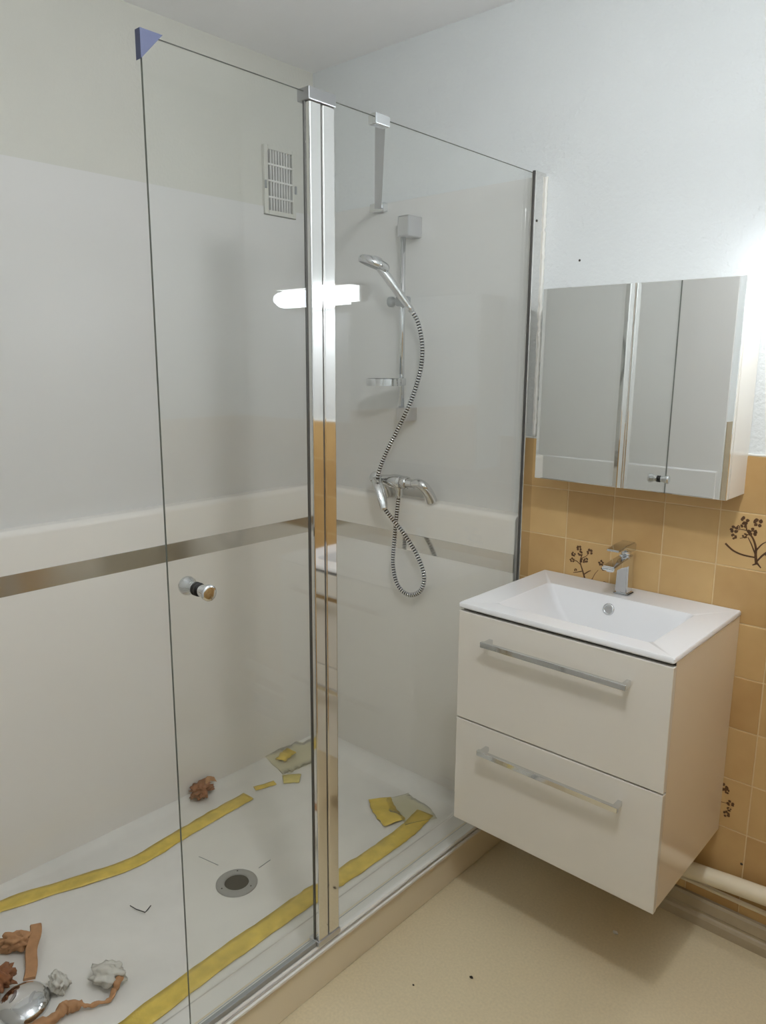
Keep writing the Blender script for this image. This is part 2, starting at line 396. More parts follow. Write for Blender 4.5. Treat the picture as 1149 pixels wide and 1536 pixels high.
bm = bm_new(); box(bm, 0.955, 1.010, YE, 0.0, 0.107, 0.120, 0.004, 2); obj('rim', bm, 'tray', tray)
dz = 0.053
bm = bm_new(); lathe(bm, (DR.x, DR.y, dz), (0, 0, 1), [(0.064, 0.0), (0.064, 0.003), (0.061, 0.0055), (0.041, 0.0065), (0.038, 0.005), (0.0375, 0.0015)], 40)
dr = obj('drain_flange', bm, 'grey_ring', tray)
bm = bm_new(); lathe(bm, (DR.x, DR.y, dz), (0, 0, 1), [(0.0, 0.0022), (0.03, 0.0020), (0.038, 0.0014)], 32); obj('drain_opening', bm, 'rubber', tray)
for a in (0.35, 2.45, 4.55):
    bm = bm_new(); lathe(bm, (DR.x + 0.051 * math.cos(a), DR.y + 0.051 * math.sin(a), dz + 0.0055), (0, 0, 1), [(0, 0.0016), (0.002, 0.0015), (0.003, 0)], 10)
    obj('screw', bm, 'rubber', tray)

for a_, b_ in (((0.365, -0.880), (0.446, -0.863)), ((0.553, -0.783), (0.549, -0.732))):
    # moulded fold lines running to the drain
    bm = bm_new(); tube(bm, [(a_[0], a_[1], tray_z(*a_) + 0.0004), (b_[0], b_[1], tray_z(*b_) + 0.0004)], 0.0011, 6); obj('fold_line', bm, 'plastic_grey', tray)

# ------------------------------------------------------------------ bottom rail, column, profile, glass
scr = thing('shower_rail', 'white and silver aluminium rail along the front edge of the tray', 'rail', (W, -0.9, 0.12))
bm = bm_new(); prism(bm, [(0.976, 0.1205), (1.020, 0.1205), (1.020, 0.127), (1.013, 0.131), (1.013, 0.138), (1.010, 0.142), (0.981, 0.142), (0.976, 0.137)], 1, YE, -0.002)
obj('rail_body', bm, 'plastic', scr)
bm = bm_new(); box(bm, 1.0125, 1.0165, YE, -0.002, 0.130, 0.1345, 0.0008, 1); obj('silver_strip', bm, 'satin', scr)
bm = bm_new(); box(bm, 0.9735, 0.9765, YE, -0.002, 0.121, 0.137, 0.0008, 1); obj('inner_seal', bm, 'plastic_grey', scr)

GZ0, GZ1 = 0.150, 2.203
def pane(y0, y1, x, name, parent, z0=GZ0, z1=GZ1, th=0.006):
    bm = bm_new(); box(bm, x - th / 2, x + th / 2, y0, y1, z0, z1)
    bm.faces.ensure_lookup_table(); bm.normal_update()
    for f in bm.faces:
        if abs(f.normal.x) < 0.5: f.material_index = 1
    return obj(name, bm, ['glass', 'glass_edge'], parent)
fx = thing('fixed_glass_screen', 'fixed clear glass panel between chrome column and back wall', 'shower screen', (W, -0.5, 0.14))
pane(-0.890, -0.012, W + 0.000, 'glass_pane', fx, z0=0.140)
bm = bm_new(); box(bm, W - 0.006, W + 0.013, -0.9140, -0.878, 0.158, 2.186, 0.003, 2); obj('column_profile', bm, 'alu', fx)
bm = bm_new(); box(bm, W + 0.004, W + 0.020, -0.052, 0.0055, 0.143, 2.205, 0.002, 2); pf = obj('wall_profile', bm, 'alu', fx)
bm = bm_new(); box(bm, W + 0.008, W + 0.016, -0.0540, -0.0515, 0.143, 2.205); obj('gasket', bm, 'gasket', pf)
bm = bm_new(); lathe(bm, (W + 0.020, -0.040, 2.065), (1, 0, 0), [(0.0, 0.0024), (0.003, 0.002), (0.0042, 0)], 12); obj('screw', bm, 'rubber', pf)
bm = bm_new(); rnd = random.Random(3)
tube(bm, [(W + 0.0215 + rnd.uniform(-.001, .0025), 0.003 + rnd.uniform(-.002, .001), 1.415 + i * 0.0100) for i in range(79)], lambda t: 0.005 + 0.003 * noise.noise(Vector((t * 60, 3, 1))), 8)
obj('sealant_bead', bm, 'seal', pf)
# stabiliser arm to the back wall
bm = bm_new(); box(bm, W - 0.016, W + 0.010, -0.742, -0.692, 2.186, 2.212, 0.003, 2)
clamp = obj('arm_clamp', bm, 'chrome', fx)
A0 = Vector((W - 0.01, -0.706, 2.196)); A1 = Vector((0.352, -0.012, 2.186)); d = (A1 - A0).normalized(); n_ = Vector((-d.y, d.x, 0)).normalized()
bm = bm_new()
vs = [[bm.verts.new(P + n_ * s * 0.012 + Vector((0, 0, h))) for s, h in ((-1, -.005), (1, -.005), (1, .005), (-1, .005))] for P in (A0, A1)]
for k in range(4): bm.faces.new((vs[0][k], vs[0][(k + 1) % 4], vs[1][(k + 1) % 4], vs[1][k]))
bm.faces.new(vs[0][::-1]); bm.faces.new(vs[1]); bmesh.ops.recalc_face_normals(bm, faces=bm.faces[:])
arm = obj('stabiliser_arm', bm, 'satin', fx)
bm = bm_new(); box(bm, 0.326, 0.392, -0.028, -0.004, 2.170, 2.200, 0.003, 2); obj('arm_bracket', bm, 'chrome', fx)

dr_ = thing('shower_door', 'clear glass shower door panel with chrome knob and blue corner guard', 'shower door', (W, -1.13, 0.15))
pane(-1.336, -0.945, W + 0.000, 'glass_pane', dr_, z0=0.154)
bm = bm_new(); box(bm, W - 0.006, W + 0.006, -1.336, -0.956, 0.1435, 0.158, 0.001, 1); obj('bottom_seal', bm, 'plastic_grey', dr_)
bm = bm_new(); box(bm, W - 0.006, W + 0.013, -0.952, -0.9185, 0.158, 2.186, 0.003, 2); obj('column_profile', bm, 'alu', dr_)
bm = bm_new(); box(bm, W - 0.005, W + 0.009, -0.9184, -0.9141, 0.158, 2.186); obj('gap_seal', bm, 'gasket', dr_)
bm = bm_new(); box(bm, W - 0.006, W - 0.001, -0.9545, -0.9516, 0.158, 2.186); obj('edge_seal', bm, 'gasket', dr_)
bm = bm_new(); box(bm, W - 0.022, W + 0.016, -0.956, -0.876, 2.186, 2.212, 0.002, 2); obj('top_cap', bm, 'cap', dr_)
bm = bm_new(); box(bm, W - 0.022, W + 0.016, -0.956, -0.876, 0.144, 0.158, 0.002, 2); obj('bottom_cap', bm, 'satin', dr_)
bm = bm_new(); prism(bm, [(-1.341, 2.209), (-1.341, 2.160), (-1.296, 2.209)], 0, W - 0.008, W + 0.008); obj('corner_guard', bm, 'blue', dr_)
# knob: two mushroom heads through the glass
kz, ky = 1.186, -1.268
bm = bm_new(); lathe(bm, (W + 0.003, ky, kz), (1, 0, 0), [(0.0, 0.0), (0.0125, 0.0), (0.0125, 0.016), (0.0135, 0.022), (0.0165, 0.030), (0.0172, 0.036), (0.0165, 0.0395), (0.012, 0.041), (0, 0.0412)], 32)
kn = obj('door_knob', bm, 'chrome', dr_)
bm = bm_new(); lathe(bm, (W - 0.0032, ky, kz), (-1, 0, 0), [(0.0, 0.0), (0.0125, 0.0), (0.0125, 0.012), (0.0135, 0.018), (0.0195, 0.028), (0.0205, 0.034), (0.019, 0.0385), (0.012, 0.041), (0, 0.0412)], 32)
obj('inner_knob', bm, 'chrome', kn)
for xx in (W - 0.0058, W + 0.003):
    bm = bm_new(); lathe(bm, (xx, ky, kz), (1, 0, 0), [(0.0, 0.0), (0.0145, 0.0), (0.0145, 0.0028), (0, 0.0028)], 28); obj('washer', bm, 'dark', kn)

# ------------------------------------------------------------------ ventilation grille
vg = thing('ventilation_grille', 'white slotted ventilation grille on the left wall above the panels', 'vent', (0, -0.176, 2.175))
y0, y1, z0, z1 = -0.250, -0.100, 2.175, 2.412
sy0, sy1, sz0, sz1 = -0.232, -0.117, 2.190, 2.398
bm = bm_new()
box(bm, 0, 0.016, y0, sy0, z0, z1, 0.002, 1); box(bm, 0, 0.016, sy1, y1, z0, z1, 0.002, 1); box(bm, 0, 0.016, sy0, sy1, z0, sz0); box(bm, 0, 0.016, sy0, sy1, sz1, z1)
obj('frame', bm, 'paint_left', vg)
bm = bm_new(); box(bm, 0.0005, 0.003, sy0, sy1, sz0, sz1); obj('backing', bm, 'dark', vg)
nv = 9
for k in range(nv - 1):
    yy = sy0 + (sy1 - sy0) * (k + 1) / nv
    bm = bm_new(); box(bm, 0.003, 0.014, yy - 0.0021, yy + 0.0021, sz0, sz1); obj('slat', bm, 'plastic', vg)
for k in range(3):
    zz = sz0 + (sz1 - sz0) * (0.22 + 0.27 * k)
    bm = bm_new(); box(bm, 0.003, 0.0155, sy0, sy1, zz - 0.003, zz + 0.003); obj('crossbar', bm, 'plastic', vg)
for yy in (-0.247, -0.104):
    bm = bm_new(); box(bm, 0.015, 0.021, yy - 0.004, yy + 0.004, 2.262, 2.290, 0.001, 1); obj('clip', bm, 'plastic_grey', vg)

# ------------------------------------------------------------------ shower set
BX, BY = 0.515, -0.062
rail = thing('shower_slide_bar', 'chrome slide bar with square wall brackets on back shower panel', 'slide bar', (BX, 0, 1.44))
bm = bm_new(); tube(bm, [(BX, BY, 1.445), (BX, BY, 2.128)], 0.0095, 20); obj('bar', bm, 'chrome', rail)
bm = bm_new(); box(bm, BX - 0.014, BX + 0.036, BY - 0.014, -0.004, 2.066, 2.134, 0.004, 2); obj('upper_bracket', bm, 'satin', rail)
bm = bm_new(); box(bm, BX - 0.014, BX + 0.026, BY - 0.012, -0.004, 1.440, 1.488, 0.004, 2); obj('lower_bracket', bm, 'satin', rail)
# slider with holder clip
bm = bm_new(); lathe(bm, (BX - 0.050, BY - 0.012, 1.853), (1, 0.0, 0), [(0, 0), (0.015, 0.0), (0.018, 0.003), (0.018, 0.016), (0.014, 0.020), (0.010, 0.024), (0.010, 0.04)], 24)
sl = obj('slider_knob', bm, 'plastic_grey', rail)
bm = bm_new(); box(bm, BX - 0.014, BX + 0.030, BY - 0.026, BY + 0.014, 1.836, 1.870, 0.008, 3)
tube(bm, [(BX + 0.020, BY - 0.010, 1.853), (BX + 0.040, BY - 0.030, 1.850)], lambda t: 0.014 + 0.003 * t, 16)
obj('slider', bm, 'plastic_grey', rail)

hs = thing('hand_shower', 'round chrome hand shower resting in the slide bar holder', 'hand shower', (0.56, -0.09, 1.84))
hb = Vector((0.574, -0.098, 1.832)); hc = Vector((0.493, -0.186, 1.967)); nrm = Vector((-0.264, -0.226, -0.932)).normalized()
bm = bm_new(); neck = hc - nrm * 0.012 + (hb - hc).normalized() * 0.03
tube(bm, smooth_path([hb, hb + (neck - hb) * 0.35, hb + (neck - hb) * 0.75, neck + (hc - neck) * 0.2], 6), lambda t: 0.0105 + 0.0035 * math.sin(t * PI) + 0.003 * t, 16)
obj('handle', bm, 'chrome', hs)
bm = bm_new(); lathe(bm, hc, nrm, [(0, -0.022), (0.030, -0.021), (0.048, -0.016), (0.054, -0.009), (0.055, 0.000), (0.053, 0.007), (0.049, 0.009)], 36); hd = obj('head', bm, 'chrome', hs)
bm = bm_new(); lathe(bm, hc, nrm, [(0, 0.0095), (0.046, 0.0095), (0.0495, 0.0085)], 36); obj('spray_face', bm, 'plastic_grey', hd)
bm = bm_new(); lathe(bm, hc - nrm * 0.020 + (hb - hc).normalized() * 0.006, -nrm, [(0.018, 0), (0.018, 0.006), (0.015, 0.009), (0, 0.0095)], 20); obj('selector_button', bm, 'satin', hd)
bm = bm_new(); lathe(bm, hb, (hb - neck), [(0.011, -0.004), (0.0115, 0.004), (0.0095, 0.022), (0.0, 0.022)], 18); obj('cone_nut', bm, 'chrome', hs)

# soap dish ring
sd = thing('soap_dish', 'chrome ring soap dish clipped to the slide bar', 'soap dish', (0.50, -0.13, 1.57))
def ring(bm, c, ra, rb, th, z0, z1, sides=40):
    loops = []
    for r_, z in ((0, z0), (0, z1), (th, z1), (th, z0)):
        loops.append([bm.verts.new((c[0] + (ra - r_) * math.cos(2 * PI * k / sides), c[1] + (rb - r_) * math.sin(2 * PI * k / sides), z)) for k in range(sides)])
    for a in range(4):
        for k in range(sides):
            f = bm.faces.new((loops[a][k], loops[a][(k + 1) % sides], loops[(a + 1) % 4][(k + 1) % sides], loops[(a + 1) % 4][k])); f.smooth = True
    bmesh.ops.recalc_face_normals(bm, faces=bm.faces[:])
SC = (0.496, -0.137)
bm = bm_new(); ring(bm, SC, 0.062, 0.058, 0.003, 1.566, 1.590); rg = obj('ring', bm, 'chrome', sd, smooth=40)
bm = bm_new(); box(bm, BX - 0.013, BX + 0.013, BY - 0.022, BY + 0.013, 1.564, 1.592, 0.005, 2); obj('clip', bm, 'chrome', sd)
bm = bm_new(); lathe(bm, (SC[0], SC[1], 1.566), (0, 0, 1), [(0, 0.001), (0.050, 0.002), (0.057, 0.006), (0.058, 0.012), (0.0565, 0.012), (0.055, 0.007), (0, 0.004)], 36); obj('dish', bm, 'plastic_grey', sd)

# mixer tap standing on the ledge
MX, MY, MZ = 0.515, -0.078, 1.222
mx = thing('shower_mixer', 'chrome shower mixer tap with lever standing on the panel ledge', 'mixer tap', (MX, -0.03, 1.157))
bm = bm_new(); lathe(bm, (MX - 0.085, MY, MZ), (1, 0, 0), [(0, 0), (0.014, 0.001), (0.019, 0.012), (0.0205, 0.035), (0.023, 0.050), (0.026, 0.062), (0.026, 0.094), (0.023, 0.100), (0.0195, 0.104), (0.0195, 0.112), (0.018, 0.124), (0.016, 0.150), (0.016, 0.165)], 28)
body = obj('body', bm, 'chrome', mx)
bm = bm_new(); lathe(bm, (MX + 0.018, MY, MZ), (1, 0, 0), [(0.0196, 0), (0.0245, 0.002), (0.025, 0.026), (0.019, 0.030)], 8); obj('union_nut', bm, 'chrome', mx)
for sx, lx in ((1, MX + 0.112), (-1, MX - 0.065)):
    bm = bm_new(); tube(bm, smooth_path([(lx - 0.038 * sx, MY, MZ), (lx - 0.016 * sx, MY, MZ + 0.004), (lx + 0.004 * sx, MY + 0.004, MZ - 0.004), (lx + 0.012 * sx, MY + 0.022, MZ - 0.028), (lx + 0.016 * sx, MY + 0.040, 1.160)], 6), lambda t: 0.0165 + 0.004 * t, 18)
    lg = obj('leg', bm, 'chrome', mx)
bm = bm_new(); lathe(bm, (MX - 0.096, MY - 0.010, MZ + 0.006), (0.35, -0.90, 0.15), [(0, -0.012), (0.018, -0.012), (0.0225, -0.004), (0.0225, 0.010), (0.018, 0.016), (0, 0.019)], 28)
cart = obj('cartridge_head', bm, 'chrome', mx)
bm = bm_new(); tube(bm, smooth_path([(MX - 0.075, MY - 0.030, MZ + 0.008), (MX - 0.052, MY - 0.050, MZ - 0.008), (MX - 0.031, MY - 0.058, MZ - 0.036), (MX - 0.014, MY - 0.062, MZ - 0.070), (MX - 0.007, MY - 0.064, MZ - 0.094)], 6), lambda t: 0.0175 + 0.003 * math.sin(t * PI) - 0.005 * t, 16, flat=(1.0, 0.40))
obj('lever', bm, 'chrome', cart)
bm = bm_new(); lathe(bm, (MX + 0.006, MY, MZ - 0.010), (0, 0, -1), [(0.017, 0), (0.017, 0.014), (0.0145, 0.016), (0.0145, 0.034), (0.0115, 0.038), (0.0115, 0.048), (0, 0.048)], 24); obj('hose_outlet', bm, 'chrome', mx)

# ribbed hose
hose = [(MX + 0.006, MY, MZ - 0.050), (0.514, -0.080, 1.10), (0.505, -0.082, 1.00), (0.502, -0.084, 0.91), (0.528, -0.086, 0.838), (0.580, -0.086, 0.812), (0.636, -0.088, 0.838), (0.655, -0.090, 0.895),
        (0.630, -0.096, 0.965), (0.570, -0.102, 1.040), (0.510, -0.108, 1.095), (0.480, -0.112, 1.130), (0.457, -0.112, 1.180), (0.450, -0.112, 1.24), (0.478, -0.104, 1.32), (0.530, -0.092, 1.42), (0.578, -0.080, 1.52), (0.612, -0.076, 1.62), (0.620, -0.078, 1.70), (0.606, -0.084, 1.775)]
hend = hb + (hb - neck).normalized() * 0.020
P = smooth_path(hose + [hend], 40)
L = [0]
for a, b in zip(P[:-1], P[1:]): L.append(L[-1] + (b - a).length)
def at(s):
    import bisect
    i = min(max(bisect.bisect_right(L, s) - 1, 0), len(P) - 2); t = (s - L[i]) / max(L[i + 1] - L[i], 1e-9); return P[i].lerp(P[i + 1], t)
pitch = 0.0096; nr = int(L[-1] / pitch); path = []; rads = []; mi = []
for k in range(nr):
    for fr, r_, m_ in ((0.0, 0.0070, 1), (0.50, 0.0072, 0), (0.56, 0.0092, 0), (0.94, 0.0092, 0)):
        path.append(at((k + fr) * pitch)); rads.append(r_); mi.append(m_)
path.append(P[-1]); rads.append(0.006)
bm = bm_new(); N_ = len(path)
fs = tube(bm, path, lambda t: rads[int(round(t * (N_ - 1)))], 10)
for q_, f in enumerate(fs[:(N_ - 1) * 10]):
    f.material_index = mi[q_ // 10]; f.smooth = True
ho = obj('shower_hose', bm, ['chrome', 'dark'], None, origin=(0.575, -0.086, 0.80)); tag(ho, 'ribbed silver hose looping from mixer up to hand shower', 'hose')

# ------------------------------------------------------------------ vanity unit
V0, V1, D, Z0, Z1 = 1.085, 1.6945, 0.469, 0.323, 0.987
va = thing('vanity_unit', 'white wall hung vanity with two drawers under the washbasin', 'vanity cabinet', ((V0 + V1) / 2, -0.23, Z0))
bm = bm_new()
box(bm, V0 + .002, V0 + .018, -D + 0.022, -0.0005, Z0, 0.9705, 0.001, 1); box(bm, V1 - .018, V1 - .002, -D + 0.022, -0.0005, Z0, 0.9705, 0.001, 1)
box(bm, V0 + .017, V1 - .017, -D + 0.024, -0.0005, Z0, Z0 + 0.016); box(bm, V0 + .017, V1 - .017, -0.012, -0.0005, Z0 + .016, 0.966)
obj('body', bm, 'carcass', va)
bm = bm_new(); box(bm, V0 + .004, V1 - .004, -D + 0.020, -D + 0.0225, Z0 + .002, 0.9708); obj('shadow_gap', bm, 'dark', va)
HANDLE_Y = -0.502
for (a, b, hz) in ((0.645, 0.9635, 0.898), (Z0 - 0.002, 0.6405, 0.580)):
    bm = bm_new(); box(bm, V0 + .001, V1 - .001, -D + 0.001, -D + 0.0195, a, b, 0.0015, 2); dw = obj('drawer_front', bm, 'white_lacquer', va)
    hx0, hx1 = 1.186, 1.600
    bm = bm_new(); box(bm, hx0, hx1, HANDLE_Y - 0.006, HANDLE_Y + 0.006, hz - 0.0075, hz + 0.0075, 0.0012, 2)
    for hx in (hx0 + .004, hx1 - .016): box(bm, hx, hx + 0.012, HANDLE_Y + 0.004, -D + 0.0012, hz - 0.007, hz + 0.007, 0.001, 1)
    obj('handle', bm, 'chrome', dw)

# washbasin: slab with a sloped rectangular bowl
wb = thing('washbasin', 'white rectangular ceramic washbasin slab on the vanity', 'washbasin', ((V0 + V1) / 2, -0.23, 0.970))
bm = bm_new()
def rrect(x0, x1, y0, y1, r, z, n=5):
    out = []
    for cx, cy, a0 in ((x1 - r, y1 - r, 0), (x0 + r, y1 - r, PI / 2), (x0 + r, y0 + r, PI), (x1 - r, y0 + r, 1.5 * PI)):
        for k in range(n + 1):
            a = a0 + PI / 2 * k / n; out.append((cx + r * math.cos(a), cy + r * math.sin(a), z))
    return out
lev = [rrect(V0 + .004, V1 - .004, -D + .004, -0.001, 0.004, 0.9712), rrect(V0, V1, -D, -0.001, 0.004, 0.975), rrect(V0, V1, -D, -0.001, 0.004, 0.984), rrect(V0 + .002, V1 - .002, -D + .002, -0.003, 0.005, 0.987),
       rrect(1.166, 1.612, -0.402, -0.116, 0.016, 0.9845), rrect(1.170, 1.608, -0.398, -0.120, 0.016, 0.980), rrect(1.205, 1.580, -0.372, -0.134, 0.018, 0.932), rrect(1.245, 1.535, -0.345, -0.150, 0.020, 0.888), rrect(1.27, 1.51, -0.325, -0.170, 0.024, 0.880)]
loops = [[bm.verts.new(p_) for p_ in l] for l in lev]; n = len(lev[0])
for a, b in zip(loops[:-1], loops[1:]):
    for k in range(n): bm.faces.new((a[k], a[(k + 1) % n], b[(k + 1) % n], b[k]))
bm.faces.new(loops[-1]); bmesh.ops.recalc_face_normals(bm, faces=bm.faces[:])
if sum(f.normal.z for f in bm.faces if abs(f.normal.z) > 0.9) < 0: bmesh.ops.reverse_faces(bm, faces=bm.faces[:])
obj('slab', bm, 'ceramic', wb, smooth=38)
ovn = Vector((0, -0.96, 0.28)).normalized(); ovc = Vector((1.372, -0.1285, 0.948))
bm = bm_new(); lathe(bm, ovc, ovn, [(0.0175, -0.003), (0.0175, 0.003), (0.015, 0.005), (0.0115, 0.004), (0.011, 0.0015)], 30); ov = obj('overflow_ring', bm, 'chrome', wb)
bm = bm_new(); lathe(bm, ovc, ovn, [(0, 0.0018), (0.0112, 0.0016)], 24); obj('overflow_cap', bm, 'satin', ov)
bm = bm_new(); lathe(bm, (1.385, -0.24, 0.880), (0, 0, 1), [(0.032, 0), (0.031, 0.003), (0.02, 0.006), (0, 0.007)], 30); obj('waste_plug', bm, 'chrome', wb)

# basin tap
bt = thing('basin_tap', 'square chrome single lever tap on the washbasin', 'tap', (1.385, -0.065, 0.987))
FX, FY = 1.385, -0.066
bm = bm_new(); prism(bm, [(FX - .023, FY - .024), (FX + .023, FY - .024), (FX + .023, FY + .022), (FX - .023, FY + .022)], 2, 0.9865, 0.9905)
bmesh.ops.bevel(bm, geom=bm.edges[:], offset=0.002, segments=2, affect='EDGES'); obj('base_plate', bm, 'chrome', bt)
bm = bm_new(); lo = [(-.019, -.021), (.019, -.021), (.019, .019), (-.019, .019)]
A = [bm.verts.new((FX + u, FY + v, 0.990)) for u, v in lo]; B = [bm.verts.new((FX + u * .88, FY + v * .88 + .001, 1.085)) for u, v in lo]; Cc = [bm.verts.new((FX + u * .9, FY + v * .9 + .001, 1.103)) for u, v in lo]
for X, Y_ in ((A, B), (B, Cc)):
    for k in range(4): bm.faces.new((X[k], X[(k + 1) % 4], Y_[(k + 1) % 4], Y_[k]))
bm.faces.new(A[::-1]); bm.faces.new(Cc); bmesh.ops.recalc_face_normals(bm, faces=bm.faces[:])
bmesh.ops.bevel(bm, geom=bm.edges[:], offset=0.004, segments=3, affect='EDGES'); obj('body', bm, 'chrome', bt, smooth=40)
bm = bm_new(); prism(bm, [(FY - .005, 1.100), (FY - .060, 1.096), (FY - .112, 1.088), (FY - .118, 1.081), (FY - .112, 1.075), (FY - .060, 1.076), (FY - .005, 1.070)], 0, FX - .0185, FX + .0185)
bmesh.ops.bevel(bm, geom=bm.edges[:], offset=0.003, segments=2, affect='EDGES'); sp = obj('spout', bm, 'chrome', bt, smooth=40)
bm = bm_new(); lathe(bm, (FX, FY - .098, 1.077), (0, 0, -1), [(0.011, -0.002), (0.011, 0.005), (0.009, 0.006), (0, 0.005)], 20); obj('aerator', bm, 'satin', sp)
bm = bm_new(); tube(bm, [(FX, FY, 1.100), (FX, FY, 1.116)], 0.0145, 20); obj('cartridge', bm, 'chrome', bt)
bm = bm_new(); prism(bm, [(FY + .024, 1.112), (FY + .024, 1.136), (FY + .012, 1.141), (FY - .040, 1.139), (FY - .092, 1.132), (FY - .093, 1.127), (FY - .040, 1.126), (FY - .010, 1.112)], 0, FX - .020, FX + .020)
bmesh.ops.bevel(bm, geom=bm.edges[:], offset=0.003, segments=2, affect='EDGES'); obj('lever', bm, 'chrome', bt, smooth=40)

# ------------------------------------------------------------------ mirror cabinet
M0, M1, DM, MZ0, MZ1 = 1.114, 1.6705, 0.140, 1.307, 1.856
mc = thing('mirror_cabinet', 'white mirrored bathroom cabinet with two doors above the washbasin', 'mirror cabinet', ((M0 + M1) / 2, -0.07, MZ0))
bm = bm_new(); box(bm, M0, M1, -DM + 0.018, 0.0055, MZ0, MZ1, 0.001, 1); obj('body', bm, 'white_lacquer', mc)
MID = 1.392
ROT = (math.radians(0.8), math.radians(0.9)); TILT = -0.38
for (a, b, rz) in ((M0, MID - 0.001, ROT[0]), (MID + 0.001, M1, ROT[1])):
    # the doors hang a touch out of true: turned slightly about the vertical
    cx, cy, cz = (a + b) / 2, -DM + 0.008, (MZ0 + MZ1) / 2
    bm = bm_new(); box(bm, a, b, -DM + 0.0045, -DM + 0.0165, MZ0, MZ1, 0.0008, 1); dw = obj('door', bm, 'white_lacquer', mc, origin=(cx, cy, cz))
    bm = bm_new(); box(bm, a + .0005, b - .0005, -DM, -DM + 0.0045, MZ0 + .0005, MZ1 - .0005, 0.0006, 1); g = obj('mirror_glass', bm, 'mirror', dw, origin=(cx, cy, cz))
    dw.rotation_euler = (math.radians(TILT), 0, -rz)

# ------------------------------------------------------------------ pipes by the skirting
bm = bm_new(); tube(bm, smooth_path([(1.10, -0.042, 0.150), (1.5, -0.042, 0.172), (1.85, -0.042, 0.205), (XC - 0.002, -0.042, 0.245)], 8), 0.0245, 20)
tag(obj('waste_pipe', bm, 'pipe', origin=(1.7, -0.042, 0.15), smooth=60), 'thick white painted waste pipe along wall under the vanity', 'pipe')
bm = bm_new(); tube(bm, [(1.10, -0.014, 0.128), (1.7, -0.014, 0.132), (XC - 0.002, -0.014, 0.136)], 0.007, 12)
tag(obj('supply_pipe', bm, 'pipe', origin=(1.7, -0.014, 0.12), smooth=60), 'thin painted supply pipe just below the thick waste pipe', 'pipe')

# ------------------------------------------------------------------ lamps
wl = thing('wall_lamp', 'white tube lamp on the wall right of the mirror cabinet', 'lamp', (1.94, 0, 1.89))
M['lamp'] = emit_mat('lamp_diffuser', (0.86, 0.92, 1.0, 1), WALL_LAMP)
bm = bm_new(); box(bm, 1.725, 2.155, -0.030, 0.0055, 1.855, 1.925, 0.004, 2); obj('housing', bm, 'plastic', wl)
bm = bm_new(); prism(bm, [(-0.030 - 0.060 * math.sin(PI * k / 12), 1.89 + 0.032 * math.cos(PI * k / 12)) for k in range(13)], 0, 1.735, 2.145); obj('diffuser', bm, 'lamp', wl, smooth=60)
bm = bm_new(); box(bm, 1.725, 2.155, -0.086, -0.0295, 1.9235, 1.927, 0.001, 1); obj('uplight_shield', bm, 'plastic', wl)  # added opaque shield, sized to keep the tube's light off the upper wall
cl = thing('ceiling_lamp', 'round globe lamp hanging on a cord from the ceiling', 'lamp', (1.87, -1.34, H))
M['globe'] = emit_mat('opal_globe', (0.92, 0.955, 1.0, 1), CEIL_LAMP)
bm = bm_new(); tube(bm, [(1.87, -1.34, H - 0.03), (1.87, -1.34, H - 0.303)], 0.004, 8); obj('cord', bm, 'plastic', cl)
bm = bm_new(); lathe(bm, (1.87, -1.34, H), (0, 0, -1), [(0.0, 0), (0.06, 0.0), (0.06, 0.03), (0.045, 0.035), (0.0, 0.036)], 30); obj('base', bm, 'plastic', cl)
bm = bm_new(); lathe(bm, (1.87, -1.34, H - 0.36), (0, 0, -1), [(0.06 * math.sin(PI * k / 14), -0.06 * math.cos(PI * k / 14)) for k in range(15)], 30); obj('globe', bm, 'globe', cl)

# ------------------------------------------------------------------ rubbish lying in the tray
def ribbon(name, pts, width, m, label, cat, seed, crumple=0.003, lift=0.0, th=0.0012, group=None, ends=True, flatz=None):
    P = smooth_path([(p_[0], p_[1], p_[2] if len(p_) > 2 else 0) for p_ in pts], 8); n = len(P); cols = 5
    bm = bm_new(); top = []; bot = []
    for i, p_ in enumerate(P):
        d_ = (P[min(i + 1, n - 1)] - P[max(i - 1, 0)]); d_.z = 0; d_.normalize(); s = Vector((-d_.y, d_.x, 0))
        wd = width * (1 + 0.12 * noise.noise(Vector((i * 0.35, seed, 2))))
        T_, B_ = [], []
        for c in range(cols):
            q_ = p_ + s * (wd * (c / (cols - 1) - 0.5)); q_ += s * 0.004 * noise.noise(Vector((i * .6, seed * 3, c)))
            base = tray_z(q_.x, q_.y)
            z = base + 0.002 + lift + p_.z + crumple * (1 + noise.noise(Vector((q_.x * 28, q_.y * 28, seed)))) * (0.6 if 0 < c < cols - 1 else 0.25)
            T_.append(bm.verts.new((q_.x, q_.y, z + th))); B_.append(bm.verts.new((q_.x, q_.y, z)))
        top.append(T_); bot.append(B_)
    for i in range(n - 1):
        for c in range(cols - 1):
            bm.faces.new((top[i][c], top[i][c + 1], top[i + 1][c + 1], top[i + 1][c])).smooth = True
            bm.faces.new((bot[i][c], bot[i + 1][c], bot[i + 1][c + 1], bot[i][c + 1])).smooth = True
        bm.faces.new((top[i][0], top[i + 1][0], bot[i + 1][0], bot[i][0])); bm.faces.new((top[i][-1], bot[i][-1], bot[i + 1][-1], top[i + 1][-1]))
    for e in (0, -1):
        for c in range(cols - 1): bm.faces.new((top[e][c], top[e][c + 1], bot[e][c + 1], bot[e][c]))
    bmesh.ops.recalc_face_normals(bm, faces=bm.faces[:])
    mid = P[n // 2]
    o = obj(name, bm, m, origin=(mid.x, mid.y, tray_z(mid.x, mid.y))); return tag(o, label, cat, group)
